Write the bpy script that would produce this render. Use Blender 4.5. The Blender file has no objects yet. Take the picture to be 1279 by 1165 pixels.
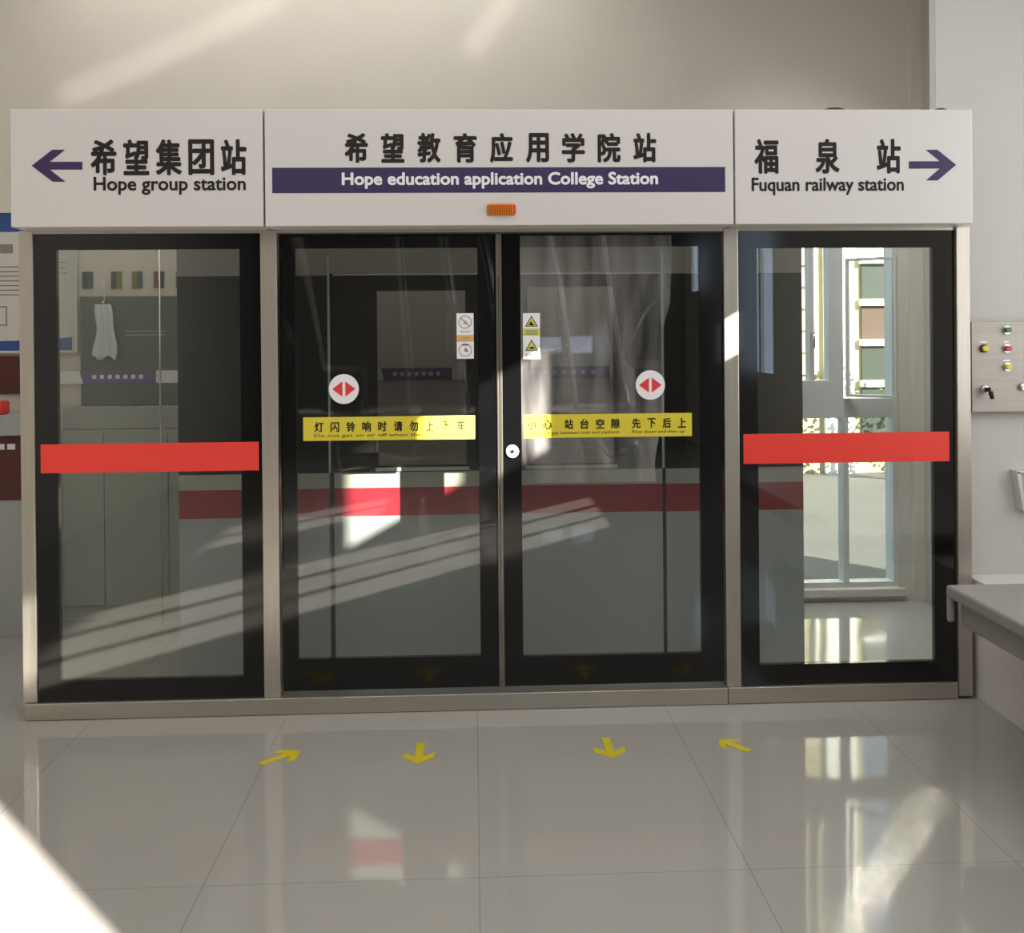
import bpy, bmesh, math, random
from mathutils import Vector, Matrix
random.seed(7)
S = bpy.context.scene
COL = S.collection

# ------------------------------------------------------------------ camera
CAM = Vector((0.0, -4.07, 1.55))
YAW, PITCH, ROLL = 0.0399, 0.0033, 0.0087
F_PX, CY = 1220.0, 425.43


def make_camera():
    fwd = Vector((math.sin(YAW), math.cos(YAW), 0)); rt = Vector((math.cos(YAW), -math.sin(YAW), 0)); dn = Vector((0, 0, -1))
    fwd, dn = fwd * math.cos(PITCH) + dn * math.sin(PITCH), dn * math.cos(PITCH) - fwd * math.sin(PITCH)
    rt, dn = rt * math.cos(ROLL) + dn * math.sin(ROLL), dn * math.cos(ROLL) - rt * math.sin(ROLL)
    cd = bpy.data.cameras.new('camera'); cd.sensor_fit = 'HORIZONTAL'; cd.sensor_width = 36
    cd.lens = 36 * F_PX / 1279; cd.shift_y = -(582.5 - CY) / 1279; cd.clip_start = .05; cd.clip_end = 200
    co = bpy.data.objects.new('camera', cd); COL.objects.link(co)
    m = Matrix((rt, -dn, -fwd)).transposed().to_4x4(); m.translation = CAM
    co.matrix_world = m; S.camera = co


make_camera()

# ------------------------------------------------------------------ view, world, lights
S.view_settings.view_transform = 'Standard'; S.view_settings.look = 'None'
S.view_settings.exposure = 0.0; S.view_settings.gamma = 1.0; S.view_settings.use_curve_mapping = False
W = bpy.data.worlds.new('sky'); S.world = W; W.use_nodes = True
bg = W.node_tree.nodes['Background']; bg.inputs[0].default_value = (.64, .80, 1, 1); bg.inputs[1].default_value = 2.4


def look(o, d):
    o.rotation_euler = Vector(d).to_track_quat('-Z', 'Y').to_euler()


def sun(d, e, col):
    l = bpy.data.lights.new('sun', 'SUN'); l.energy = e; l.color = col; l.angle = .009
    o = bpy.data.objects.new('sun', l); COL.objects.link(o); look(o, d); o.location = (4, -6, 6)


def area(name, loc, d, sx, sy, e, col=(1, 1, 1), spread=180, up=None):
    l = bpy.data.lights.new(name, 'AREA'); l.shape = 'RECTANGLE'; l.size = sx; l.size_y = sy; l.energy = e; l.color = col
    l.spread = math.radians(spread)
    o = bpy.data.objects.new(name, l); COL.objects.link(o); o.location = loc
    if up is None:
        look(o, d)
    else:
        z = -Vector(d).normalized(); x = Vector(up).cross(z).normalized(); y = z.cross(x)
        o.rotation_euler = Matrix((x, y, z)).transposed().to_euler()
    return o


TAN = .36
sun((-.66, .75, -TAN), 42.0, (1, .92, .82))
area('ceiling_light_front', (0.1, -3.6, 3.86), (0, .0, -1), 5.4, 5.6, 125, (1, .97, .93))  # added overhead fill for the front room, no fitting modelled
area('ceiling_light_back', (-.9, .95, 3.86), (0, 0, -1), 3.0, .8, 18, (1, .96, .9))  # added fill that lifts the back wall behind the frame
area('ceiling_light_corner', (1.9, .5, 3.86), (.05, .12, -1), .9, .5, 16, (.97, .98, 1), 75)  # added fill that brightens the right rear corner
area('window_daylight', (3.12, -1.15, 2.0), (-1, .05, 0), 1.5, 2.0, 24, (.95, .97, 1))  # added fill for daylight from the right, the wall is solid here

# added narrow area lights imitating faint sun glints on the back wall and floor
area('glint_wall', (-1.4, -3.2, 3.14), (-.06, 1, .012), 1.35, .10, .13, (1, .97, .88), 2.6, up=(-.46, 0, 1))
area('glint_wall_short', (.35, -3.2, 3.2), (-.05, 1, .03), .42, .09, .04, (1, .97, .88), 2.6, up=(-1.3, 0, 1))
area('glint_floor', (1.25, -1.2, 3.8), (0, 0, -1), .98, .06, .38, (1, .95, .85), 2, up=(.77, -.64, 0))

# ------------------------------------------------------------------ materials
def mat(name, col, rough=.5, metal=0., spec=.5, bump=0, bscale=200, var=0, vscale=3, coat=0, stretch=None):
    m = bpy.data.materials.new(name); m.use_nodes = True; nt = m.node_tree; b = nt.nodes['Principled BSDF']
    b.inputs['Base Color'].default_value = (*col, 1); b.inputs['Roughness'].default_value = rough
    b.inputs['Metallic'].default_value = metal; b.inputs['Specular IOR Level'].default_value = spec
    b.inputs['Coat Weight'].default_value = coat; b.inputs['Coat Roughness'].default_value = .03
    tc = nt.nodes.new('ShaderNodeTexCoord'); mp = nt.nodes.new('ShaderNodeMapping')
    nt.links.new(tc.outputs['Object'], mp.inputs[0])
    if stretch: mp.inputs['Scale'].default_value = stretch
    if var:
        n = nt.nodes.new('ShaderNodeTexNoise'); n.inputs['Scale'].default_value = vscale; n.inputs['Detail'].default_value = 4
        nt.links.new(mp.outputs[0], n.inputs[0])
        r = nt.nodes.new('ShaderNodeMapRange'); r.inputs[1].default_value = .3; r.inputs[2].default_value = .7
        r.inputs[3].default_value = 1 - var; r.inputs[4].default_value = 1 + var
        nt.links.new(n.outputs[0], r.inputs[0])
        mx = nt.nodes.new('ShaderNodeVectorMath'); mx.operation = 'SCALE'; mx.inputs[0].default_value = col
        nt.links.new(r.outputs[0], mx.inputs['Scale']); nt.links.new(mx.outputs[0], b.inputs['Base Color'])
    if bump:
        n = nt.nodes.new('ShaderNodeTexNoise'); n.inputs['Scale'].default_value = bscale; n.inputs['Detail'].default_value = 3
        nt.links.new(mp.outputs[0], n.inputs[0])
        bp = nt.nodes.new('ShaderNodeBump'); bp.inputs['Strength'].default_value = bump; bp.inputs['Distance'].default_value = .002
        nt.links.new(n.outputs[0], bp.inputs['Height']); nt.links.new(bp.outputs[0], b.inputs['Normal'])
    return m


def glass_mat(name, tint, refl=1.5, wav=0):
    """thin clear pane: light goes straight through tinted, a mirror image lies on top (both faces of a real slab count)"""
    m = bpy.data.materials.new(name); m.use_nodes = True; nt = m.node_tree; nt.nodes.clear()
    out = nt.nodes.new('ShaderNodeOutputMaterial'); mx = nt.nodes.new('ShaderNodeMixShader')
    tr = nt.nodes.new('ShaderNodeBsdfTransparent'); tr.inputs[0].default_value = (*tint, 1)
    gl = nt.nodes.new('ShaderNodeBsdfGlossy'); gl.inputs['Roughness'].default_value = .012; gl.inputs[0].default_value = (1, 1, 1, 1)
    lw = nt.nodes.new('ShaderNodeLayerWeight'); lw.inputs[0].default_value = .5
    pw = nt.nodes.new('ShaderNodeMath'); pw.operation = 'POWER'; pw.inputs[1].default_value = 5
    ma = nt.nodes.new('ShaderNodeMath'); ma.operation = 'MULTIPLY_ADD'; ma.inputs[1].default_value = .9; ma.inputs[2].default_value = .042 * refl
    nt.links.new(lw.outputs['Facing'], pw.inputs[0]); nt.links.new(pw.outputs[0], ma.inputs[0]); nt.links.new(ma.outputs[0], mx.inputs[0])
    nt.links.new(tr.outputs[0], mx.inputs[1]); nt.links.new(gl.outputs[0], mx.inputs[2]); nt.links.new(mx.outputs[0], out.inputs[0])
    return m


def bands_mat(name, stops, rough):
    """paint scheme of the car side: horizontal bands by height (constant steps)"""
    m = mat(name, (.5, .5, .5), rough); nt = m.node_tree; b = nt.nodes['Principled BSDF']
    tc = nt.nodes.new('ShaderNodeTexCoord'); sp = nt.nodes.new('ShaderNodeSeparateXYZ'); nt.links.new(tc.outputs['Object'], sp.inputs[0])
    dv = nt.nodes.new('ShaderNodeMath'); dv.operation = 'DIVIDE'; dv.inputs[1].default_value = 3.0; nt.links.new(sp.outputs[2], dv.inputs[0])
    cr = nt.nodes.new('ShaderNodeValToRGB'); cr.color_ramp.interpolation = 'CONSTANT'
    while len(cr.color_ramp.elements) < len(stops): cr.color_ramp.elements.new(.99)
    for e, (z, c) in zip(cr.color_ramp.elements, stops):
        e.position = z / 3.0; e.color = (*c, 1)
    nt.links.new(dv.outputs[0], cr.inputs[0]); nt.links.new(cr.outputs[0], b.inputs['Base Color'])
    return m


def floor_mat():
    m = mat('polished_floor_tile', (.36, .35, .33), .06, spec=.48)
    nt = m.node_tree; b = nt.nodes['Principled BSDF']
    tc = nt.nodes.new('ShaderNodeTexCoord'); mp = nt.nodes.new('ShaderNodeMapping'); nt.links.new(tc.outputs['Object'], mp.inputs[0])
    T = .785
    mp.inputs['Location'].default_value = (-.005 / T, 1.268 / T / 2, 0); mp.inputs['Scale'].default_value = (1 / T, .5 / T, 1)
    fr = nt.nodes.new('ShaderNodeVectorMath'); fr.operation = 'FRACTION'; nt.links.new(mp.outputs[0], fr.inputs[0])
    sp = nt.nodes.new('ShaderNodeSeparateXYZ'); nt.links.new(fr.outputs[0], sp.inputs[0])
    def edge(sock, w):
        a = nt.nodes.new('ShaderNodeMath'); a.operation = 'SUBTRACT'; a.inputs[1].default_value = .5; nt.links.new(sock, a.inputs[0])
        c = nt.nodes.new('ShaderNodeMath'); c.operation = 'ABSOLUTE'; nt.links.new(a.outputs[0], c.inputs[0])
        d = nt.nodes.new('ShaderNodeMath'); d.operation = 'GREATER_THAN'; d.inputs[1].default_value = .5 - w; nt.links.new(c.outputs[0], d.inputs[0])
        return d.outputs[0]
    ex = edge(sp.outputs[0], .0019); ey = edge(sp.outputs[1], .0008)
    mxm = nt.nodes.new('ShaderNodeMath'); mxm.operation = 'MAXIMUM'; nt.links.new(ex, mxm.inputs[0]); nt.links.new(ey, mxm.inputs[1])
    n = nt.nodes.new('ShaderNodeTexNoise'); n.inputs['Scale'].default_value = 1.7; n.inputs['Detail'].default_value = 5; nt.links.new(tc.outputs['Object'], n.inputs[0])
    cr = nt.nodes.new('ShaderNodeMix'); cr.data_type = 'RGBA'
    cr.inputs[6].default_value = (.345, .335, .315, 1); cr.inputs[7].default_value = (.385, .372, .35, 1)
    nt.links.new(n.outputs[0], cr.inputs[0])
    mx = nt.nodes.new('ShaderNodeMix'); mx.data_type = 'RGBA'; mx.inputs[7].default_value = (.24, .23, .21, 1)
    nt.links.new(mxm.outputs[0], mx.inputs[0]); nt.links.new(cr.outputs[2], mx.inputs[6]); nt.links.new(mx.outputs[2], b.inputs['Base Color'])
    # gentle waviness of the polish
    n2 = nt.nodes.new('ShaderNodeTexNoise'); n2.inputs['Scale'].default_value = 2.2; n2.inputs['Detail'].default_value = 1; nt.links.new(tc.outputs['Object'], n2.inputs[0])
    bp = nt.nodes.new('ShaderNodeBump'); bp.inputs['Strength'].default_value = .12; bp.inputs['Distance'].default_value = .01
    nt.links.new(n2.outputs[0], bp.inputs['Height']); nt.links.new(bp.outputs[0], b.inputs['Normal'])
    return m


M = dict(
    wall=mat('wall_paint', (.70, .665, .60), .75, bump=.1, bscale=120, var=.02),
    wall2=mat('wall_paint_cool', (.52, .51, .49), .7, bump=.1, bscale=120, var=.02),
    rear=mat('rear_wall_paint', (.22, .21, .20), .8),
    ceil=mat('ceiling_paint', (.75, .74, .71), .85),
    floor=floor_mat(),
    sign=mat('white_sign_sheet', (.66, .635, .63), .28, spec=.5, var=.012, vscale=2),
    ink=mat('black_ink', (.014, .011, .010), .6, spec=.3),
    indigo=mat('indigo_vinyl', (.036, .022, .090), .35),
    white_ink=mat('white_vinyl', (.85, .84, .88), .4),
    steel=mat('brushed_steel', (.56, .52, .46), .33, metal=.9, bump=.25, bscale=60, var=.05, vscale=8, stretch=(12, 12, .4)),
    steel_h=mat('brushed_steel_rail', (.56, .52, .46), .33, metal=.9, bump=.25, bscale=60, var=.05, vscale=8, stretch=(.4, 12, 12)),
    black=mat('black_glass_border', (.0022, .0024, .0026), .09, spec=.6),
    panel=mat('satin_steel_panel', (.40, .37, .33), .5, metal=.55, bump=.2, bscale=60, var=.05, vscale=8, stretch=(.4, 12, 12)),
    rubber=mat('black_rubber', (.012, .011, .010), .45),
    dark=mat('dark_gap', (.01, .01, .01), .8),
    red=mat('red_tape', (.83, .05, .035), .45),
    yellow=mat('yellow_vinyl', (.72, .60, .045), .42),
    floor_yellow=mat('yellow_floor_vinyl', (.62, .52, .02), .3),
    red_ink=mat('red_ink', (.72, .045, .05), .45),
    orange_ink=mat('orange_ink', (.72, .42, .14), .5),
    grey_ink=mat('grey_ink', (.25, .24, .24), .5),
    lime_ink=mat('lime_ink', (.62, .62, .12), .5),
    amber=mat('amber_lens', (.72, .20, .012), .18, spec=.6),
    chrome=mat('chrome', (.75, .74, .72), .15, metal=1),
    seal=mat('aluminium_seal', (.30, .28, .24), .25, metal=.9),
    glass=glass_mat('door_glass', (.80, .815, .79)),
    glass_clear=glass_mat('clear_glass', (.93, .95, .93), .8),
    train_glass=glass_mat('train_window_glass', (.70, .68, .69), .7),
    purple=mat('purple_map_strip', (.13, .09, .30), .4),
    blue=mat('blue_print', (.03, .09, .30), .45),
    paper=mat('poster_paper', (.66, .645, .60), .5),
    maroon=mat('maroon_cloth', (.11, .035, .035), .8, bump=.3, bscale=80),
    green_board=mat('green_board', (.10, .13, .108), .6, var=.12, vscale=2),
    ledge=mat('pale_ledge', (.40, .41, .385), .6),
    cloth=mat('white_cloth', (.70, .74, .74), .85, bump=.4, bscale=40),
    alu=mat('aluminium', (.70, .70, .68), .4, metal=.6),
    white_frame=mat('white_window_paint', (.66, .68, .68), .4),
    silver=mat('silver_edge', (.8, .8, .78), .25, metal=1),
    bench=mat('grey_bench_top', (.27, .26, .25), .35, var=.02),
    bench2=mat('grey_bench_apron', (.26, .245, .22), .4),
    tan=mat('tan_board', (.45, .39, .27), .5),
    green_b=mat('green_button', (.02, .16, .09), .3), red_b=mat('red_button', (.42, .05, .05), .3), yel_b=mat('yellow_button', (.72, .56, .06), .3),
    yellow_wall=mat('cream_yellow_render', (.40, .35, .20), .8, var=.04), white_wall=mat('white_render', (.85, .85, .83), .8),
    pane=mat('building_pane', (.040, .052, .044), .25), ground=mat('pale_paving', (.125, .125, .12), .8, var=.10, vscale=1.5),
    brick=mat('brown_spandrel', (.075, .048, .036), .8), leaf=mat('shrub_leaf', (.055, .10, .018), .6, var=.35, vscale=18), stem=mat('shrub_stem', (.15, .10, .05), .8),
    black_dome=mat('black_dome_plastic', (.008, .008, .009), .7, spec=.15),
    deco1=mat('deco_dark_green', (.03, .05, .04), .6), deco2=mat('deco_olive', (.20, .20, .06), .6), deco3=mat('deco_red_brown', (.22, .08, .06), .6), deco4=mat('deco_teal', (.04, .10, .09), .6),
    cab=mat('grey_cupboard', (.40, .42, .385), .6),
)
GREY = (.50, .54, .58)
M['car'] = bands_mat('car_side_paint', [(0, GREY), (.738, (.42, .03, .055)), (.865, (.56, .56, .53)), (.932, (.010, .011, .012)), (1.838, (.46, .44, .43))], .3)


def film_mat(name, haze, gloss):
    m = bpy.data.materials.new(name); m.use_nodes = True; nt = m.node_tree; nt.nodes.clear()
    out = nt.nodes.new('ShaderNodeOutputMaterial')
    tr = nt.nodes.new('ShaderNodeBsdfTransparent'); tr.inputs[0].default_value = (.97, .97, .97, 1)
    df = nt.nodes.new('ShaderNodeBsdfDiffuse'); df.inputs[0].default_value = (.75, .73, .72, 1)
    gl = nt.nodes.new('ShaderNodeBsdfGlossy'); gl.inputs['Roughness'].default_value = .10
    m1 = nt.nodes.new('ShaderNodeMixShader'); m1.inputs[0].default_value = haze
    if haze > .05:
        tc = nt.nodes.new('ShaderNodeTexCoord'); mp = nt.nodes.new('ShaderNodeMapping'); mp.inputs['Scale'].default_value = (5, 1, .7)
        n = nt.nodes.new('ShaderNodeTexNoise'); n.inputs['Scale'].default_value = 2.2; n.inputs['Detail'].default_value = 3
        r = nt.nodes.new('ShaderNodeMapRange'); r.inputs[1].default_value = .35; r.inputs[2].default_value = .7; r.inputs[3].default_value = .02; r.inputs[4].default_value = haze * 1.9
        nt.links.new(tc.outputs['Object'], mp.inputs[0]); nt.links.new(mp.outputs[0], n.inputs[0]); nt.links.new(n.outputs[0], r.inputs[0]); nt.links.new(r.outputs[0], m1.inputs[0])
    m2 = nt.nodes.new('ShaderNodeMixShader'); m2.inputs[0].default_value = gloss
    nt.links.new(tr.outputs[0], m1.inputs[1]); nt.links.new(df.outputs[0], m1.inputs[2])
    nt.links.new(m1.outputs[0], m2.inputs[1]); nt.links.new(gl.outputs[0], m2.inputs[2]); nt.links.new(m2.outputs[0], out.inputs[0])
    return m


M['film'] = film_mat('protective_film', .12, .09); M['film_thin'] = film_mat('protective_film_thin', 0, .05)



# ------------------------------------------------------------------ mesh helpers
class MB:
    def __init__(s): s.bm = bmesh.new(); s.mats = []

    def _m(s, m):
        m = M[m] if isinstance(m, str) else m
        if m not in s.mats: s.mats.append(m)
        return s.mats.index(m)

    def box(s, x0, x1, y0, y1, z0, z1, m, bev=0, seg=2):
        i = s._m(m); b = bmesh.new(); bmesh.ops.create_cube(b, size=1)
        for v in b.verts: v.co = Vector(((x0 + x1) / 2 + v.co.x * (x1 - x0), (y0 + y1) / 2 + v.co.y * (y1 - y0), (z0 + z1) / 2 + v.co.z * (z1 - z0)))
        if bev: bmesh.ops.bevel(b, geom=b.edges[:], offset=bev, segments=seg, affect='EDGES', profile=.5)
        for f in b.faces: f.material_index = i
        s.merge(b); return s

    def merge(s, b):
        me = bpy.data.meshes.new('tmp'); b.to_mesh(me); b.free(); s.bm.from_mesh(me); bpy.data.meshes.remove(me)

    def prism(s, pts, y0, y1, m):
        """polygon in XZ pushed along Y"""
        i = s._m(m); b = bmesh.new(); a = [b.verts.new((x, y0, z)) for x, z in pts]; c = [b.verts.new((x, y1, z)) for x, z in pts]
        n = len(pts); b.faces.new(a); b.faces.new(c[::-1])
        for k in range(n): b.faces.new((a[k], c[k], c[(k + 1) % n], a[(k + 1) % n]))
        bmesh.ops.recalc_face_normals(b, faces=b.faces[:])
        for f in b.faces: f.material_index = i
        s.merge(b); return s

    def prism_z(s, pts, z0, z1, m):
        i = s._m(m); b = bmesh.new(); a = [b.verts.new((x, y, z0)) for x, y in pts]; c = [b.verts.new((x, y, z1)) for x, y in pts]
        n = len(pts); b.faces.new(a); b.faces.new(c[::-1])
        for k in range(n): b.faces.new((a[k], c[k], c[(k + 1) % n], a[(k + 1) % n]))
        bmesh.ops.recalc_face_normals(b, faces=b.faces[:])
        for f in b.faces: f.material_index = i
        s.merge(b); return s

    def disc(s, x, y0, y1, z, r, m, n=40, bev=0):
        i = s._m(m); b = bmesh.new(); bmesh.ops.create_cone(b, cap_ends=True, segments=n, radius1=r, radius2=r, depth=abs(y1 - y0), matrix=Matrix.Translation((x, (y0 + y1) / 2, z)) @ Matrix.Rotation(math.pi / 2, 4, 'X'))
        if bev:
            es = [e for e in b.edges if len(e.link_faces) == 2 and any(len(f.verts) > 4 for f in e.link_faces)]
            bmesh.ops.bevel(b, geom=es, offset=bev, segments=3, affect='EDGES')
        for f in b.faces: f.material_index = i; f.smooth = len(f.verts) == 4
        s.merge(b); return s

    def ring(s, x, y0, y1, z, r0, r1, m, n=40):
        i = s._m(m); b = bmesh.new(); L = []
        for k in range(n):
            a = 2 * math.pi * k / n; c, d = math.cos(a), math.sin(a)
            L.append([b.verts.new((x + r * c, y, z + r * d)) for r, y in ((r0, y0), (r1, y0), (r1, y1), (r0, y1))])
        for k in range(n):
            A, B = L[k], L[(k + 1) % n]
            for q in range(4): b.faces.new((A[q], A[(q + 1) % 4], B[(q + 1) % 4], B[q]))
        bmesh.ops.recalc_face_normals(b, faces=b.faces[:])
        for f in b.faces: f.material_index = i
        s.merge(b); return s

    def frame(s, x0, x1, z0, z1, w, y0, y1, m, wt=None, wb=None, bev=0):
        wt = w if wt is None else wt; wb = w if wb is None else wb
        s.box(x0, x0 + w, y0, y1, z0, z1, m, bev); s.box(x1 - w, x1, y0, y1, z0, z1, m, bev)
        s.box(x0 + w, x1 - w, y0, y1, z0, z0 + wb, m, bev); s.box(x0 + w, x1 - w, y0, y1, z1 - wt, z1, m, bev); return s

    def cyl(s, p, q, r0, r1, m, n=16):
        i = s._m(m); p = Vector(p); q = Vector(q); b = bmesh.new(); d = q - p
        mt = Matrix.Translation((p + q) / 2) @ d.to_track_quat('Z', 'Y').to_matrix().to_4x4()
        bmesh.ops.create_cone(b, cap_ends=True, segments=n, radius1=r0, radius2=r1, depth=d.length, matrix=mt)
        for f in b.faces: f.material_index = i; f.smooth = len(f.verts) == 4
        s.merge(b); return s

    def text(s, body, x0, x1, z0, z1, y, m, bold=.0, depth=.0012, sx=1):
        """letters fitted into the rectangle, lying on the plane Y=y and standing out towards -Y"""
        i = s._m(m); c = bpy.data.curves.new('t', 'FONT'); c.body = body; c.extrude = .02; c.resolution_u = 4
        o = bpy.data.objects.new('t', c); COL.objects.link(o)
        me = bpy.data.meshes.new_from_object(o.evaluated_get(bpy.context.evaluated_depsgraph_get()))
        bpy.data.objects.remove(o); bpy.data.curves.remove(c)
        xs = [v.co.x for v in me.vertices]; ys = [v.co.y for v in me.vertices]; a, bb, cc, d = min(xs), max(xs), min(ys), max(ys)
        e = bold / 2
        for lay, (dx, dz) in enumerate(((0, 0),) if bold == 0 else ((e, 0), (-e, 0), (0, e), (0, -e), (.7 * e, .7 * e), (-.7 * e, .7 * e), (.7 * e, -.7 * e), (-.7 * e, -.7 * e))):
            b = bmesh.new(); b.from_mesh(me)
            for v in b.verts:
                u, w, h = (v.co.x - a) / (bb - a), (v.co.y - cc) / (d - cc), v.co.z
                v.co = Vector((x0 + e + u * (x1 - x0 - bold) + dx, y - (depth + lay * .00012 if h > 0 else -.0002), z0 + e + w * (z1 - z0 - bold) + dz))
            for f in b.faces: f.material_index = i
            s.merge(b)
        bpy.data.meshes.remove(me); return s

    def chars(s, string, x0, x1, z0, z1, cw, y, m, bold=.006, xs=None):
        n = len(string)
        for k, ch in enumerate(string):
            a = xs[k] if xs else x0 + (x1 - x0 - cw) * k / max(1, n - 1)
            s.text(ch, a, a + cw, z0, z1, y, m, bold)
        return s

    def build(s, name, parent=None, smooth=False, label=None):
        me = bpy.data.meshes.new(name); s.bm.to_mesh(me); s.bm.free()
        for m in s.mats: me.materials.append(m)
        o = bpy.data.objects.new(name, me); COL.objects.link(o)
        if smooth:
            for p in me.polygons: p.use_smooth = True
        if parent is not None:
            o.parent = parent
            if parent.type == 'EMPTY': o.matrix_parent_inverse = Matrix.Translation(-parent.location)
        if label: o['label'] = label
        return o


def tag(o, label, cat, group=None):
    o['label'] = label; o['category'] = cat
    if group: o['group'] = group
    return o


def thing(name, loc, label, cat, group=None):
    o = bpy.data.objects.new(name, None); COL.objects.link(o); o.location = loc; o.empty_display_size = .1
    return tag(o, label, cat, group)


def struct(o): o['kind'] = 'structure'; return o


# ------------------------------------------------------------------ the room
def wall_x(name, x0, x1, ya, yb, zt, holes, m):
    """wall along Y with rectangular openings (y0,y1,z0,z1)"""
    mb = MB(); cuts = sorted({ya, yb, *[h[0] for h in holes], *[h[1] for h in holes]})
    for a, b in zip(cuts, cuts[1:]):
        hs = sorted([h for h in holes if h[0] <= a and h[1] >= b], key=lambda h: h[2]); z = 0
        for h in hs:
            mb.box(x0, x1, a, b, z, h[2], m); z = h[3]
        mb.box(x0, x1, a, b, z, zt, m)
    return struct(mb.build(name))


def wall_y(name, y0, y1, xa, xb, zt, holes, m):
    mb = MB(); cuts = sorted({xa, xb, *[h[0] for h in holes], *[h[1] for h in holes]})
    for a, b in zip(cuts, cuts[1:]):
        hs = sorted([h for h in holes if h[0] <= a and h[1] >= b], key=lambda h: h[2]); z = 0
        for h in hs:
            mb.box(a, b, y0, y1, z, h[2], m); z = h[3]
        mb.box(a, b, y0, y1, z, zt, m)
    return struct(mb.build(name))


ZT = 3.95
YB = 1.52
struct(MB().box(-3.4, 3.4, -10.7, YB + .2, -.1, 0, 'floor').build('floor'))
struct(MB().box(-3.4, 3.4, -10.7, YB + .2, ZT, ZT + .15, 'ceil').build('ceiling'))
wall_y('wall_back', YB, YB + .2, -3.4, 3.4, ZT, [(1.80, 2.475, .076, 2.25)], 'wall')
struct(MB().box(-3.4, -3.2, -10.7, YB, 0, ZT, 'wall').build('wall_left'))
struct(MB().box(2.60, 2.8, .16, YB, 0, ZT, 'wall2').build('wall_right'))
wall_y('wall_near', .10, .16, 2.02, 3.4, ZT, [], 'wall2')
W1 = (-7.75, -6.17, 1.10, 2.98)
W1B = (-10.1, -9.1, 2.15, 2.9)
W2 = (-3.95, -3.24, 2.62, 3.14)
W3 = (-2.50, -2.33, 2.62, 2.80)  # unseen slot added to let sun reach the right door post
W4 = (-5.80, -5.70, 2.92, 3.26)  # unseen slot added to let sun reach the foot of the left post
wall_x('wall_side', 3.2, 3.24, -10.7, .10, ZT, [W1B, W1, W2, W3, W4], 'wall')
wall_y('wall_rear', -10.7, -10.5, -3.2, 3.2, ZT, [(1.02, 1.34, 1.33, 1.55), (1.46, 1.81, 1.31, 1.56)], 'rear')
struct(MB().box(2.535, 2.60, YB - .05, YB, 0, ZT, 'wall').build('trim_corner'))
struct(MB().box(-3.2, 1.80, YB - .012, YB, 0, .06, 'ledge').build('baseboard_back'))

# windows of the long side wall behind the camera
n = 2
for h, k in ((W1, 3), (W1B, 2), (W2, 1)):
    mb = MB(); y0, y1, z0, z1 = h
    for a in (y0, y1 - .04): mb.box(3.2, 3.24, a, a + .04, z0, z1, 'white_frame')
    for a in (z0, z1 - .04): mb.box(3.2, 3.24, y0 + .04, y1 - .04, a, a + .04, 'white_frame')
    for j in range(1, k):
        y = y0 + (y1 - y0) * j / k; mb.box(3.2, 3.24, y - .035, y + .035, z0 + .04, z1 - .04, 'white_frame')
    struct(mb.build(f'window_{n}')); n += 1

# the glazed bay in the back wall
wf = MB()
wf.frame(1.80, 2.475, .076, 2.25, .03, YB + .02, YB + .10, 'white_frame')
wf.box(2.07, 2.155, YB + .015, YB + .105, 1.285, 2.22, 'white_frame', .004)
wf.box(2.148, 2.182, YB + .015, YB + .105, .10, 1.065, 'white_frame', .004)
wf.box(1.83, 2.155, YB + .015, YB + .105, 1.065, 1.285, 'white_frame', .004)
wf.box(2.155, 2.445, YB + .015, YB + .105, 1.065, 1.178, 'white_frame', .004)
wf.box(1.955, 1.985, YB + .02, YB + .09, 1.18, 2.22, 'white_frame')
w = struct(wf.build('window_1'))
g = MB()
g.box(1.83, 2.148, YB + .055, YB + .061, .106, 1.065, 'glass_clear').box(1.83, 1.955, YB + .055, YB + .061, 1.285, 2.22, 'glass_clear')
g.box(1.985, 2.07, YB + .055, YB + .061, 1.285, 2.22, 'glass_clear').box(2.182, 2.445, YB + .055, YB + .061, .106, 1.065, 'glass_clear')
g.build('window_pane', w)
MB().cyl((1.97, YB - .02, 1.56), (1.97, YB + .02, 1.56), .008, .008, 'chrome').cyl((1.97, YB - .02, 1.565), (1.97, YB - .025, 1.47), .008, .006, 'chrome').build('window_handle', w)
# sash of the right bay standing open into the room (hinged on the mullion)
sa = MB(); sa.frame(0, .285, 1.19, 1.99, .016, -.02, .02, 'white_frame', bev=.003); sa.box(.016, .269, -.003, .003, 1.206, 1.974, 'glass_clear')
R = Matrix.Translation((2.165, YB + .0, 0)) @ Matrix.Rotation(math.radians(-38), 4, 'Z')
bmesh.ops.transform(sa.bm, matrix=R, verts=sa.bm.verts[:]); sa.build('window_sash', w)
struct(MB().box(1.78, 2.50, YB - .03, YB, .03, .076, 'wall', .004).build('trim_1'))


# ------------------------------------------------------------------ steel door frame
fr = thing('steel_door_frame', (.12, .05, 0), 'brushed steel portal frame of the platform doors standing on the tiled floor', 'door frame')
for a, b, z0, y0 in ((-1.853, -1.796, .071, 0), (-.875, -.807, .071, 0), (1.056, 1.118, .071, 0), (2.047, 2.107, .012, -.012)):
    MB().box(a, b, y0, .098, z0, 2.003, 'steel', .003).build('post', fr)
for a, b in ((-1.843, 1.0585), (1.0605, 2.045)):
    MB().box(a, b, -.01, .099, .002, .070, 'steel_h', .003).build('base_rail', fr)
for a, b in ((-1.796, -.875), (-.807, 1.056), (1.118, 2.047)):
    MB().box(a, b, .002, .098, 1.990, 2.003, 'steel_h').build('lintel', fr)


# ------------------------------------------------------------------ signs above
def sign(x0, x1, label):
    t = thing('station_sign', ((x0 + x1) / 2, -.01, 2.003), label, 'sign', 'sign boxes over the platform doors')
    MB().box(x0, x1, -.12, .098, 2.0035, 2.4735, 'sign', .004).build('sign_box', t)
    return t


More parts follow.
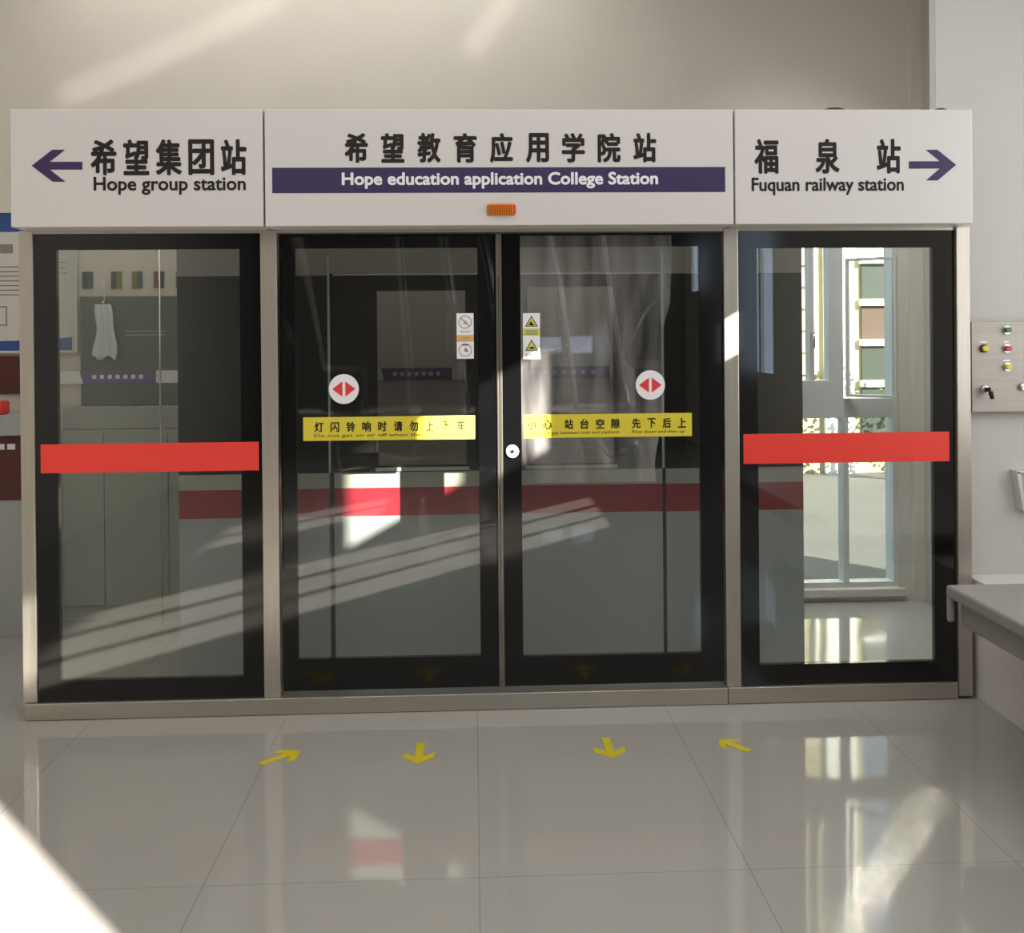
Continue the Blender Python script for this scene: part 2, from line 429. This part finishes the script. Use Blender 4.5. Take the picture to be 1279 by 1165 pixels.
FY = -.12
t = sign(-1.827, -.8345, 'white sign box with left arrow reading Hope group station above the left glass panel')
MB().chars('希望集团站', -1.513, -.899, 2.209, 2.352, .102, FY, 'ink', .0075).build('lettering', t, label='black Chinese characters')
MB().text('Hope group station', -1.502, -.903, 2.131, 2.203, FY, 'ink', .0032).build('lettering', t, label='small black English words')
MB().prism([(-1.743, 2.248), (-1.662, 2.311), (-1.612, 2.311), (-1.672, 2.263), (-1.545, 2.263), (-1.545, 2.232), (-1.672, 2.232), (-1.612, 2.184), (-1.662, 2.184)], FY - .0012, FY + .0003, 'indigo').build('arrow', t, label='indigo arrow pointing left')
t = sign(-.8275, 1.0685, 'wide white sign box with purple band reading Hope education application College Station')
MB().chars('希望教育应用学院站', -.509, .752, 2.257, 2.377, .094, FY, 'ink', .0075).build('lettering', t, label='black Chinese characters')
bd = MB().box(-.798, 1.034, FY - .0008, FY + .0003, 2.136, 2.238, 'indigo').build('purple_band', t, label='dark purple band')
MB().text('Hope education application College Station', -.521, .758, 2.152, 2.219, FY - .0008, 'white_ink', .0045).build('lettering', bd, label='white English words on the purple band')
wl = MB().box(.062, .175, FY - .006, FY + .0003, 2.044, 2.090, 'amber', .004).box(.060, .066, FY - .008, FY + .0003, 2.050, 2.084, 'grey_ink').box(.171, .177, FY - .008, FY + .0003, 2.050, 2.084, 'red_ink')
for k in range(11): wl.box(.069 + k * .0092, .0735 + k * .0092, FY - .020, FY - .002, 2.048, 2.086, 'amber', .0015)
wl.build('warning_lamp', t, label='ribbed amber warning lamp')
t = sign(1.0755, 2.065, 'white sign box with right arrow reading Fuquan railway station above the right glass panel')
MB().chars('福泉站', 0, 0, 2.210, 2.352, .100, FY, 'ink', .0072, xs=(1.155, 1.408, 1.663)).build('lettering', t, label='black Chinese characters')
MB().text('Fuquan railway station', 1.143, 1.775, 2.122, 2.194, FY, 'ink', .003).build('lettering', t, label='small black English words')
MB().prism([(1.995, 2.245), (1.917, 2.307), (1.868, 2.307), (1.926, 2.260), (1.797, 2.260), (1.797, 2.230), (1.926, 2.230), (1.868, 2.181), (1.917, 2.181)], FY - .0012, FY + .0003, 'indigo').build('arrow', t, label='indigo arrow pointing right')
for x0, x1, lb in ((1.457, 1.595, 'black dome on top of the right sign, the larger and nearer the middle'), (1.94, 2.03, 'small black dome at the right end of the sign top')):
    r = (x1 - x0) / 2; b = MB(); q = bmesh.new(); bmesh.ops.create_uvsphere(q, u_segments=32, v_segments=16, radius=r)
    for v in q.verts: v.co = Vector((v.co.x + (x0 + x1) / 2, v.co.y, 2.4735 + max(0, v.co.z) * .032 / r))
    i = b._m('black_dome')
    b.merge(q); tag(b.build('dome', smooth=True), lb, 'dome')


# ------------------------------------------------------------------ fixed glass panels and sliding doors
def leaf(name, x0, x1, z0, z1, gx0, gx1, gz0, gz1, y, label, cat, group):
    t = thing(name, ((x0 + x1) / 2, y + .015, z0), label, cat, group)
    mb = MB(); m = 'black'
    mb.box(x0, gx0, y, y + .03, z0, z1, m); mb.box(gx1, x1, y, y + .03, z0, z1, m)
    mb.box(gx0, gx1, y, y + .03, z0, gz0, m); mb.box(gx0, gx1, y, y + .03, gz1, z1, m)
    mb.build('black_border', t)
    MB().box(gx0, gx1, y + .0005, y + .008, gz0, gz1, 'glass').build('glass_pane', t)
    return t


PY = .008
t = leaf('glass_panel', -1.7955, -.8755, .0715, 1.9895, -1.707, -.961, .156, 1.926, PY, 'fixed black-bordered glass panel with red tape under the left arrow sign', 'glass panel', 'fixed glass panels')
MB().prism([(-1.775, 1.010), (-.889, 1.010), (-.889, 1.128), (-1.775, 1.128)], PY - .0015, PY - .0002, 'red').build('red_tape', t, label='wide red tape strip')
t = leaf('glass_panel', 1.1185, 2.0465, .0715, 1.9895, 1.199, 1.955, .157, 1.918, PY, 'fixed black-bordered glass panel with red tape under the right arrow sign', 'glass panel', 'fixed glass panels')
MB().prism([(1.136, 1.008), (2.021, 1.008), (2.021, 1.134), (1.136, 1.134)], PY - .0015, PY - .0002, 'red').build('red_tape', t, label='wide red tape strip')

DY = .014


def round_sticker(x, z, t):
    s = MB().disc(x, DY - .0012, DY - .0002, z, .062, 'white_ink', 48)
    for d in (-1, 1):
        s.prism([(x + d * .006, z - .032), (x + d * .048, z), (x + d * .006, z + .032)], DY - .0018, DY - .0010, 'red_ink')
    s.build('round_sticker', t, label='round white sticker with two red arrowheads')


def strip(x0, x1, chin, eng, t, xs, engs):
    s = MB().box(x0, x1, DY - .0012, DY - .0002, 1.128, 1.226, 'yellow')
    for ch, a in zip(chin, xs): s.text(ch, a, a + .036, 1.164, 1.206, DY - .0012, 'ink', .0022, .0006)
    for body, a, b in engs: s.text(body, a, b, 1.139, 1.156, DY - .0012, 'ink', 0, .0006)
    s.build('yellow_strip', t, label='yellow strip with black Chinese and English warning')


ld = leaf('sliding_door', -.800, .098, .090, 1.985, -.736, .021, .219, 1.927, DY, 'left sliding glass door with round sticker left of its yellow strip and a white prohibition notice', 'sliding door', 'pair of sliding doors')
round_sticker(-.538, 1.342, ld)
x_l = [-.660 + k * .0655 for k in range(10)]
strip(-.707, .005, '灯闪铃响时请勿上下车', '', ld, x_l, [('Do not get on or off when the light flashes', -.662, -.04)])
s = MB().box(-.068, .003, DY - .0012, DY - .0002, 1.463, 1.653, 'white_ink').box(-.068, .003, DY - .0016, DY - .0008, 1.534, 1.562, 'orange_ink')
s.ring(-.0325, DY - .0016, DY - .0008, 1.616, .024, .0275, 'grey_ink').ring(-.0325, DY - .0016, DY - .0008, 1.499, .024, .0275, 'grey_ink')
s.prism([(-.052, 1.632), (-.049, 1.635), (-.013, 1.600), (-.016, 1.597)], DY - .0017, DY - .0008, 'grey_ink')
s.box(-.048, -.017, DY - .0016, DY - .0008, 1.518, 1.522, 'ink')
s.prism([(-.037, 1.504), (-.030, 1.511), (-.026, 1.503), (-.018, 1.494), (-.028, 1.490), (-.036, 1.494)], DY - .0016, DY - .0008, 'grey_ink')
s.prism([(-.042, 1.610), (-.030, 1.625), (-.022, 1.610), (-.030, 1.604)], DY - .0015, DY - .0008, 'orange_ink')
for k in range(4): s.box(-.052 + k * .011, -.046 + k * .011, DY - .0016, DY - .0008, 1.573, 1.579, 'grey_ink')
for z in (1.541, 1.549): s.box(-.050, -.014, DY - .0019, DY - .0015, z, z + .002, 'grey_ink')
s.build('prohibition_notice', ld, label='white notice with two round prohibition signs and an orange bar')
MB().box(.098, .1065, DY - .006, DY + .03, .090, 1.985, 'seal', .002).build('edge_seal', ld, label='thin metal edge seal')

rd = leaf('sliding_door', .121, 1.0505, .090, 1.985, .199, .954, .211, 1.929, DY, 'right sliding glass door with lock, crinkled film and a yellow triangle warning notice', 'sliding door', 'pair of sliding doors')
round_sticker(.744, 1.345, rd)
x_r = [.225, .291] + [.381 + k * .0655 for k in range(4)] + [.665 + k * .0645 for k in range(4)]
strip(.209, .919, '小心站台空隙先下后上', '', rd, x_r, [('Mind the gap between train and platform', .240, .610), ('First down and then up', .667, .888)])
s = MB().box(.209, .281, DY - .0012, DY - .0002, 1.460, 1.651, 'white_ink').box(.209, .281, DY - .0015, DY - .0008, 1.556, 1.588, 'lime_ink')
for z in (1.595, 1.494):
    s.prism([(.218, z), (.272, z), (.245, z + .047)], DY - .0016, DY - .0008, 'ink'); s.prism([(.2245, z + .0035), (.2655, z + .0035), (.245, z + .040)], DY - .0019, DY - .0012, 'lime_ink')
s.prism([(.232, 1.602), (.244, 1.618), (.250, 1.608), (.258, 1.602), (.250, 1.599)], DY - .0023, DY - .0016, 'ink')
s.prism([(.234, 1.505), (.242, 1.511), (.256, 1.509), (.256, 1.502), (.240, 1.501)], DY - .0023, DY - .0016, 'ink')
for k in range(4): s.box(.220 + k * .0135, .227 + k * .0135, DY - .0016, DY - .0008, 1.468, 1.480, 'grey_ink')
for z in (1.562, 1.573): s.box(.219, .271, DY - .0019, DY - .0012, z, z + .006, 'grey_ink')
s.build('warning_notice', rd, label='white notice with two yellow warning triangles')
MB().box(.1085, .121, DY - .004, DY + .03, .090, 1.985, 'seal', .002).build('edge_seal', rd, label='thin metal edge seal')
MB().disc(.160, DY - .012, DY - .0002, 1.074, .027, 'white_ink', 36, .003).disc(.160, DY - .015, DY - .012, 1.074, .009, 'chrome', 20).build('lock', rd, label='round white lock with metal cylinder')


# ------------------------------------------------------------------ crinkled film on the right door
def film(x0, xr_fn, z0, z1, m, door, rects, seed, lb):
    from mathutils import noise
    b = bmesh.new(); nx, nz = 110, 130; G = []
    for j in range(nz + 1):
        row = []; z = z0 + (z1 - z0) * j / nz; xr = xr_fn(z)
        for i in range(nx + 1):
            x = x0 + (xr - x0) * i / nx
            f = noise.noise((x * 2.2 + 3, z * .55, seed)); q = noise.noise((x * 14, z * 4, seed + 4))
            c1 = max(0, .10 - abs(noise.noise((x * 3.6 + z * .5, z * .45, seed + 7)))) / .10      # long upright creases
            c2 = max(0, .06 - abs(noise.noise((x * 2.6 - z * 2.4, z * 2.9 + x, seed + 9)))) / .06  # short slanting ones
            d = .003 * (1 + f) + .006 * c1 * c1 + .006 * c2 * c2 * max(0, noise.noise((x * 3, z * 3, seed + 1)) + .25) + .0007 * q
            k = 1
            for a, bb, c, e in rects:
                dd = math.hypot(max(a - x, 0, x - bb), max(c - z, 0, z - e)); k = min(k, dd / .05)
            k = k * k * (3 - 2 * k) if k < 1 else 1
            row.append(b.verts.new((x, DY - .0001 - k * (.001 + d), z)))
        G.append(row)
    for j in range(nz):
        for i in range(nx): b.faces.new((G[j][i], G[j][i + 1], G[j + 1][i + 1], G[j + 1][i]))
    mb = MB(); mb._m(m); mb.merge(b); mb.build('protective_film', door, smooth=True, label=lb)


def right_edge(z):
    from mathutils import noise
    return .80 + .06 * noise.noise((z * 3.1, 1.2, 0)) - .10 * max(0, (1.35 - z)) + .05 * min(1, max(0, (z - 1.55) / .14))


film(.200, right_edge, .94, 1.975, 'film', rd, ((.209, .919, 1.128, 1.226), (.682, .806, 1.283, 1.407), (.209, .281, 1.460, 1.651), (.133, .187, 1.047, 1.101)), 2, 'clear crinkled protective film')
film(-.79, lambda z: .09, .60, 1.975, 'film_thin', ld, ((-.707, .005, 1.128, 1.226), (-.600, -.476, 1.280, 1.404), (-.068, .003, 1.463, 1.653)), 21, 'thin clear protective film')


# ------------------------------------------------------------------ mock train side
TY = .42
tr = thing('train_car', (.1, TY + .05, 0), 'grey train car side with red stripe and black window band behind the platform doors', 'train')
b = MB()
b.box(-1.342, -.662, TY, TY + .09, .004, 2.35, 'car', .004); b.box(.888, 1.533, TY, TY + .09, .004, 2.35, 'car', .004)
b.box(-.662, .888, TY, TY + .09, 1.850, 2.35, 'car')
b.build('car_body', tr)


def car_leaf(x0, x1, wx0, wx1, zt):
    b = MB(); y0, y1 = TY + .006, TY + .046; z0, z1 = .955, zt
    b.box(x0, wx0, y0, y1, .02, 1.842, 'car'); b.box(wx1, x1, y0, y1, .02, 1.842, 'car')
    b.box(wx0, wx1, y0, y1, .02, z0, 'car'); b.box(wx0, wx1, y0, y1, z1, 1.842, 'car')
    d = b.build('car_door', tr)
    MB().frame(wx0, wx1, z0, z1, .012, y0 - .004, y0 + .02, 'rubber').build('window_frame', d, label='black rubber window frame')
    MB().box(wx0, wx1, y0 - .007, y0 - .001, z0 - .012, z0 + .004, 'white_frame').build('window_sill', d, label='thin silver sill line')
    MB().box(wx0 + .012, wx1 - .012, y0 + .006, y0 + .012, z0 + .012, z1 - .012, 'train_glass').build('window_glass', d)


car_leaf(-.640, .108, -.451, -.022, 1.780)
car_leaf(.112, .872, .239, .662, 1.794)
for x in (-.658, .876): MB().box(x - .005, x + .005, TY - .004, TY + .004, .94, 1.935, 'white_frame').build('edge_trim', tr, label='thin silver door edge trim')
for x in (-.651, .880): MB().box(x - .0075, x + .0075, TY + .010, TY + .04, .02, 1.85, 'dark').build('door_gap', tr, label='dark gap beside the car door')

# ------------------------------------------------------------------ yellow arrows on the floor
def arrow(cx, cy, ang, L, w, lb):
    h = L / 2
    p = [(-.016, -h), (.016, -h), (.016, h * .35), (w / 2, -h * .05), (w / 2, h * .42), (0, h), (-w / 2, h * .42), (-w / 2, -h * .05), (-.016, h * .35)]
    c, s_ = math.cos(ang), math.sin(ang)
    tag(MB().prism_z([(cx + x * c - y * s_, cy + x * s_ + y * c) for x, y in p], .0005, .0018, 'floor_yellow').build('floor_arrow'), lb, 'floor arrow', 'yellow arrows on the floor')


arrow(-.727, -.420, -math.radians(50), .165, .11, 'yellow floor arrow slanting towards the frame in front of the left post')
arrow(-.214, -.415, math.pi, .185, .115, 'yellow floor arrow pointing away from the left sliding door')
arrow(.498, -.408, math.pi, .185, .12, 'yellow floor arrow pointing away from the right sliding door')
arrow(.972, -.416, math.radians(39), .14, .10, 'yellow floor arrow slanting towards the frame in front of the right door post')

# ------------------------------------------------------------------ control panel
cp = thing('control_panel', (2.38, .08, 1.21), 'steel control box with coloured push buttons on the wall right of the frame', 'control panel')
MB().box(2.1445, 2.62, .056, .0998, 1.210, 1.600, 'panel', .003).build('panel_box', cp)
MB().box(2.124, 2.1440, .050, .0998, 1.210, 1.600, 'rubber').build('box_side', cp, label='dark side gasket')  # shade on the left side of the box, built in as a black strip
for x, z, m, l in ((2.300, 1.564, 'green_b', 'green'), (2.199, 1.485, 'yel_b', 'yellow'), (2.300, 1.484, 'red_b', 'red'), (2.301, 1.405, 'yel_b', 'pale yellow')):
    MB().ring(x, .048, .056, z, .0125, .0175, 'chrome' if m != 'yel_b' or z < 1.45 else 'dark', 28).disc(x, .034, .056, z, .0128, m, 28, .002).build('push_button', cp, label=l + ' push button')
for x, z in ((2.200, 1.309), (2.370, 1.318)):
    k = MB().disc(x, .038, .056, z, .017, 'chrome', 28, .003).disc(x, .034, .038, z, .011, 'chrome', 24).build('key_switch', cp, label='chrome key switch')
    if x < 2.3: MB().box(x - .003, x + .003, .006, .036, z - .010, z + .010, 'ink').cyl((x + .004, .012, z - .008), (x + .012, .012, z - .038), .010, .008, 'ink', 12).build('key', k, label='black key')
for x, z, wd in ((2.199, 1.513, .03), (2.300, 1.432, .03), (2.300, 1.513, .02)): MB().box(x - wd / 2, x + wd / 2, .0552, .0560, z - .003, z + .003, 'white_ink').build('nameplate', cp, label='small pale nameplate')

# ------------------------------------------------------------------ bench
bn = thing('bench', (2.2, -1.5, 0), 'long grey topped bench with steel edge right of the glass panels', 'bench')
MB().box(1.774, 2.75, -2.7, -.452, .556, .604, 'bench', .012, 3).build('bench_top', bn, label='pale grey top')
MB().box(1.822, 2.70, -2.66, -.472, .455, .548, 'bench2', .004).build('apron', bn, label='grey apron under the top')
MB().box(1.775, 1.800, -.478, -.4535, .466, .562, 'bench', .008).build('end_lip', bn, label='rounded end lip')
MB().box(1.84, 2.68, -2.62, -.49, .546, .5565, 'dark').build('top_batten', bn, label='dark batten in the gap under the top')  # shadow line below the top, put in as a near-black strip
MB().box(2.132, 2.72, -2.68, .0985, .0, .5, 'sign').build('white_base', bn, label='white closed base')
tb = thing('wall_tray', (2.43, .07, .80), 'small tan board tray with grey metal rim on the wall above the bench', 'tray')
MB().prism([(2.368, .79), (2.52, .79), (2.52, .945), (2.342, .945)], .052, .0995, 'tan').build('tray_board', tb)
MB().prism([(2.362, .785), (2.376, .785), (2.352, .95), (2.336, .95)], .044, .0995, 'alu').prism([(2.336, .945), (2.52, .945), (2.52, .957), (2.336, .957)], .044, .0995, 'alu').build('tray_rim', tb, label='grey metal rim')

# ------------------------------------------------------------------ things along the back wall
nb = thing('notice_board', (-2.62, YB - .02, 1.5), 'white framed notice board with blue header and footer on the back wall at left', 'notice board')
bx0, bx1, bz0, bz1 = -3.12, -2.222, 1.498, 2.27
MB().box(bx0, bx1, YB - .022, YB - .0002, bz0, bz1, 'paper').build('board_sheet', nb)
MB().frame(bx0 - .012, bx1 + .012, bz0 - .012, bz1 + .012, .014, YB - .034, YB - .0002, 'alu', bev=.002).build('board_frame', nb, label='silver frame')
MB().prism([(bx0 + .003, 2.16), (-2.44, 2.165), (-2.36, 2.19), (bx1 - .003, 2.245), (bx1 - .003, 2.268), (bx0 + .003, 2.268)], YB - .0235, YB - .0222, 'blue').build('blue_header', nb, label='blue header')
MB().prism([(bx0 + .003, 1.50), (-2.245, 1.50), (-2.245, 1.575), (-2.36, 1.56), (bx0 + .003, 1.545)], YB - .0235, YB - .0222, 'blue').build('blue_footer', nb, label='blue footer')
pr = MB()
for k in range(7): pr.box(bx0 + .05, -2.40 - .02 * (k % 3), YB - .0232, YB - .0222, 1.965 - k * .026, 1.972 - k * .026, 'grey_ink')
for k in range(5): pr.box(-2.98 + k * .115, -2.91 + k * .115, YB - .0234, YB - .0222, 2.045, 2.095, 'grey_ink')
pr.frame(-2.53, -2.44, 1.63, 1.76, .012, YB - .0236, YB - .0222, 'ink').box(-2.513, -2.457, YB - .0236, YB - .0222, 1.69, 1.698, 'ink')
pr.frame(-2.75, -2.60, 1.64, 1.75, .008, YB - .0236, YB - .0222, 'grey_ink')
for k in range(3): pr.box(-2.34, -2.27, YB - .0232, YB - .0222, 1.99 - k * .03, 1.994 - k * .03, 'grey_ink')
pr.build('printed_lines', nb, label='grey printed lines')

# green display board with a pole in front
gb = thing('display_board', (-1.46, YB - .02, 1.19), 'dark green display board on the back wall behind the left glass panel', 'board')
MB().box(-2.20, -.72, YB - .020, YB - .0002, 1.19, 1.80, 'green_board').build('board_face', gb)
for z in (1.58, 1.60): MB().box(-1.95, -1.73, YB - .023, YB - .0198, z, z + .006, 'ledge').build('board_line', gb, label='pale line')
led = tag(MB().box(-2.27, -.72, YB - .10, YB - .0002, 1.063, 1.184, 'ledge', .004).build('ledge'), 'pale ledge along the back wall under the green display board', 'ledge')
for x0, x1, ends in ((-2.31, -1.66, (-2.205, -1.783)), (-.66, -.02, (-.525, -.12)), (.20, .90, (.27, .78))):
    s = thing('map_strip', ((x0 + x1) / 2, YB - .025, 1.31), {-2.31: 'purple route strip with white ends on the back wall behind the left glass panel', -.66: 'purple route strip seen through the left train door window', .20: 'purple route strip seen through the right train door window'}[x0], 'route strip', 'purple route strips')
    MB().box(x0, x1, YB - .0235, YB - .0205, 1.312, 1.382, 'white_ink').build('strip_sheet', s)
    a, c = ends; m = MB().prism([(a + .02, 1.312), (c, 1.312), (c, 1.382), (a, 1.382)], YB - .0245, YB - .0232, 'purple')
    for k in range(7):
        q = a + .07 + k * (c - a - .12) / 7; m.box(q, q + .022, YB - .0250, YB - .0240, 1.338, 1.360, 'white_ink')
    m.build('purple_band', s, label='purple band with small white marks')
# coloured cards over the board
for k, (x, a, c) in enumerate(((-2.16, 'deco1', 'deco4'), (-2.00, 'deco1', 'deco2'), (-1.885, 'deco2', 'deco4'), (-1.765, 'deco3', 'deco1'), (-1.64, 'deco3', 'deco2'))):
    m = MB().box(x - .030, x, YB - .012, YB - .0002, 1.845, 1.940, a).box(x, x + .026, YB - .012, YB - .0002, 1.845, 1.940, c)
    lb = ['dark card in teal and black right beside the notice board', 'dark card with olive half, second from the notice board', 'olive and teal card, middle of the row above the green board', 'red and green card left of the pole', 'red brown card right of the pole'][k]
    tag(m.build('wall_card'), lb, 'card', 'coloured cards above the green board')


def cloth():
    from mathutils import noise
    b = bmesh.new(); n, k = 18, 24; F_, B_ = [], []
    for j in range(k + 1):
        v = j / k; z = 1.455 + v * .30; half = .066 - .026 * v + (.006 * math.sin(v * 9)); cx = -2.058 + .008 * math.sin(v * 4); rf, rb = [], []
        for i in range(n + 1):
            u = i / n * 2 - 1; d = .026 + .008 * math.sin(u * 9 + v * 2) * (1 - .5 * v) + .006 * noise.noise((u * 2, v * 3, 0))
            zz = z + (.012 * math.sin(u * 5) if j == 0 else 0)
            rf.append(b.verts.new((cx + u * half, YB - .03 - d, zz))); rb.append(b.verts.new((cx + u * half, YB - .030 - d * .6, zz)))
        F_.append(rf); B_.append(rb)
    for j in range(k):
        for i in range(n):
            b.faces.new((F_[j][i], F_[j][i + 1], F_[j + 1][i + 1], F_[j + 1][i])); b.faces.new((B_[j][i], B_[j + 1][i], B_[j + 1][i + 1], B_[j][i + 1]))
        b.faces.new((F_[j][0], F_[j + 1][0], B_[j + 1][0], B_[j][0])); b.faces.new((F_[j][n], B_[j][n], B_[j + 1][n], F_[j + 1][n]))
    for i in range(n):
        b.faces.new((F_[0][i], B_[0][i], B_[0][i + 1], F_[0][i + 1])); b.faces.new((F_[k][i], F_[k][i + 1], B_[k][i + 1], B_[k][i]))
    bmesh.ops.recalc_face_normals(b, faces=b.faces[:])
    mb = MB(); mb._m('cloth'); mb.merge(b); t = thing('hanging_cloth', (-2.06, YB - .03, 1.455), 'white cloth hanging on a hook in front of the green display board', 'cloth')
    mb.build('cloth_sheet', t, smooth=True)
    MB().cyl((-2.058, YB - .022, 1.775), (-2.058, YB - .065, 1.765), .006, .006, 'chrome', 12).cyl((-2.058, YB - .04, 1.775), (-2.062, YB - .04, 1.90), .004, .004, 'cloth', 8).build('hook', t, label='small metal hook and cord')


cloth()
tag(MB().cyl((-1.716, YB - .16, 0), (-1.716, YB - .16, 2.40), .005, .005, 'silver', 14).build('pole'), 'thin bright vertical pole from floor to ceiling left of the train', 'pole')  # pole cut short so it does not show above the sign from the camera
# cupboard under the ledge
cb = thing('cupboard', (-2.0, YB - .12, 0), 'low grey cupboard under the pale ledge behind the left glass panel', 'cupboard')
MB().box(-2.28, -1.345, YB - .10, YB - .013, .002, 1.060, 'cab').build('cupboard_body', cb)
for a, c in ((-2.265, -2.044), (-2.040, -1.694), (-1.690, -1.36)):
    MB().box(a, c, YB - .115, YB - .1, .09, 1.04, 'cab', .002).build('cupboard_door', cb)

MB().box(-2.28, -1.345, YB - .104, YB - .1, .002, .062, 'ledge').build('plinth', cb, label='paler plinth')
# left edge: dark red banner, red box and pale box standing by the back wall
tag(MB().box(-3.15, -2.33, YB - .020, YB - .0002, 1.26, 1.470, 'maroon').build('wall_panel'), 'dark maroon panel on the back wall under the notice board', 'panel')
sh = thing('side_table', (-2.75, YB - .2, 0), 'pale topped side table with maroon front left of the frame', 'table')
MB().box(-3.15, -2.33, YB - .40, YB - .013, 1.06, 1.165, 'ledge', .004).build('table_top', sh)
fb = MB().box(-3.12, -2.345, YB - .36, YB - .03, .002, 1.06, 'cab').build('table_body', sh)
bn_ = MB().box(-3.12, -2.345, YB - .366, YB - .3602, .72, 1.055, 'maroon')
for k in range(6): bn_.box(-2.72 + k * .055, -2.68 + k * .055, YB - .3685, YB - .3655, .985, 1.015, 'white_ink')
for k in range(4): bn_.box(-2.72 + k * .055, -2.69 + k * .055, YB - .3685, YB - .3655, .86, .88, 'white_ink')
bn_.build('maroon_banner', sh, label='maroon banner with small white marks')
tag(MB().box(-2.68, -2.485, YB - .34, YB - .24, 1.166, 1.235, 'red', .012).build('red_box'), 'small red box on the side table left of the frame', 'box')

# ------------------------------------------------------------------ outside the back window
struct(MB().box(-6, 14, YB + .2, 30, -.12, -.04, 'ground').build('outside_ground'))
bl = thing('building', (5.0, 7.3, -.04), 'cream yellow building with white bands and windows outside the back window', 'building')
FYB = 7.0
MB().box(2.0, 4.44, FYB, FYB + 4, -.04, 9, 'yellow_wall').box(4.44, 9.5, FYB, FYB + 4, -.04, 2.75, 'yellow_wall').build('facade', bl)
MB().box(4.02, 4.36, FYB - .06, FYB, -.04, 9, 'white_wall').build('pilaster', bl, label='white pilaster')
for z in (.30, .95, 1.42, 1.88, 2.36):
    MB().box(4.44, 6.0, FYB - .10, FYB, z, z + .075, 'white_wall').build('white_band', bl, label='white window band')
for z0, z1, m in ((.375, .95, 'pane'), (1.025, 1.42, 'pane'), (1.495, 1.88, 'brick'), (1.955, 2.36, 'pane')):
    MB().box(4.46, 5.98, FYB - .03, FYB, z0, z1, m).build('bay_panel', bl, label='brown spandrel' if m == 'brick' else 'dark window bay')
for x in (3.42, 3.72):
    f = MB().frame(x, x + .2, 1.1, 3.1, .03, FYB - .06, FYB, 'white_wall')
    for k in range(1, 8): f.box(x + .03, x + .17, FYB - .05, FYB, 1.1 + k * .25, 1.12 + k * .25, 'grey_ink')
    f.build('narrow_window', bl, label='narrow barred window')


def shrub(cx, cy, h, r, seed, lb):
    rnd = random.Random(seed); t = thing('shrub', (cx, cy, -.04), lb, 'shrub', 'shrubs in front of the building'); b = bmesh.new()
    for k in range(700):
        u = rnd.uniform(-1, 1); th = rnd.uniform(0, 6.283); rr = r * rnd.uniform(.55, 1) * math.sqrt(max(.05, 1 - u * u)); p = Vector((cx + rr * math.cos(th), cy + rr * math.sin(th), h * .55 + u * h * .45))
        a = Vector((rnd.uniform(-1, 1), rnd.uniform(-1, 1), rnd.uniform(-.6, 1))).normalized() * .06; c = a.orthogonal().normalized() * .02
        b.faces.new([b.verts.new(p), b.verts.new(p + a * .5 + c), b.verts.new(p + a), b.verts.new(p + a * .5 - c)])
    m = MB(); m._m('leaf'); m.merge(b); m.build('foliage', t)
    MB().cyl((cx, cy, -.04), (cx, cy, h * .6), .03, .015, 'stem', 8).build('stem', t)


shrub(4.75, 6.2, 1.5, .38, 3, 'green shrub in front of the window bays of the yellow building')
shrub(5.62, 6.3, 1.3, .40, 5, 'green shrub right of the other by the yellow building')
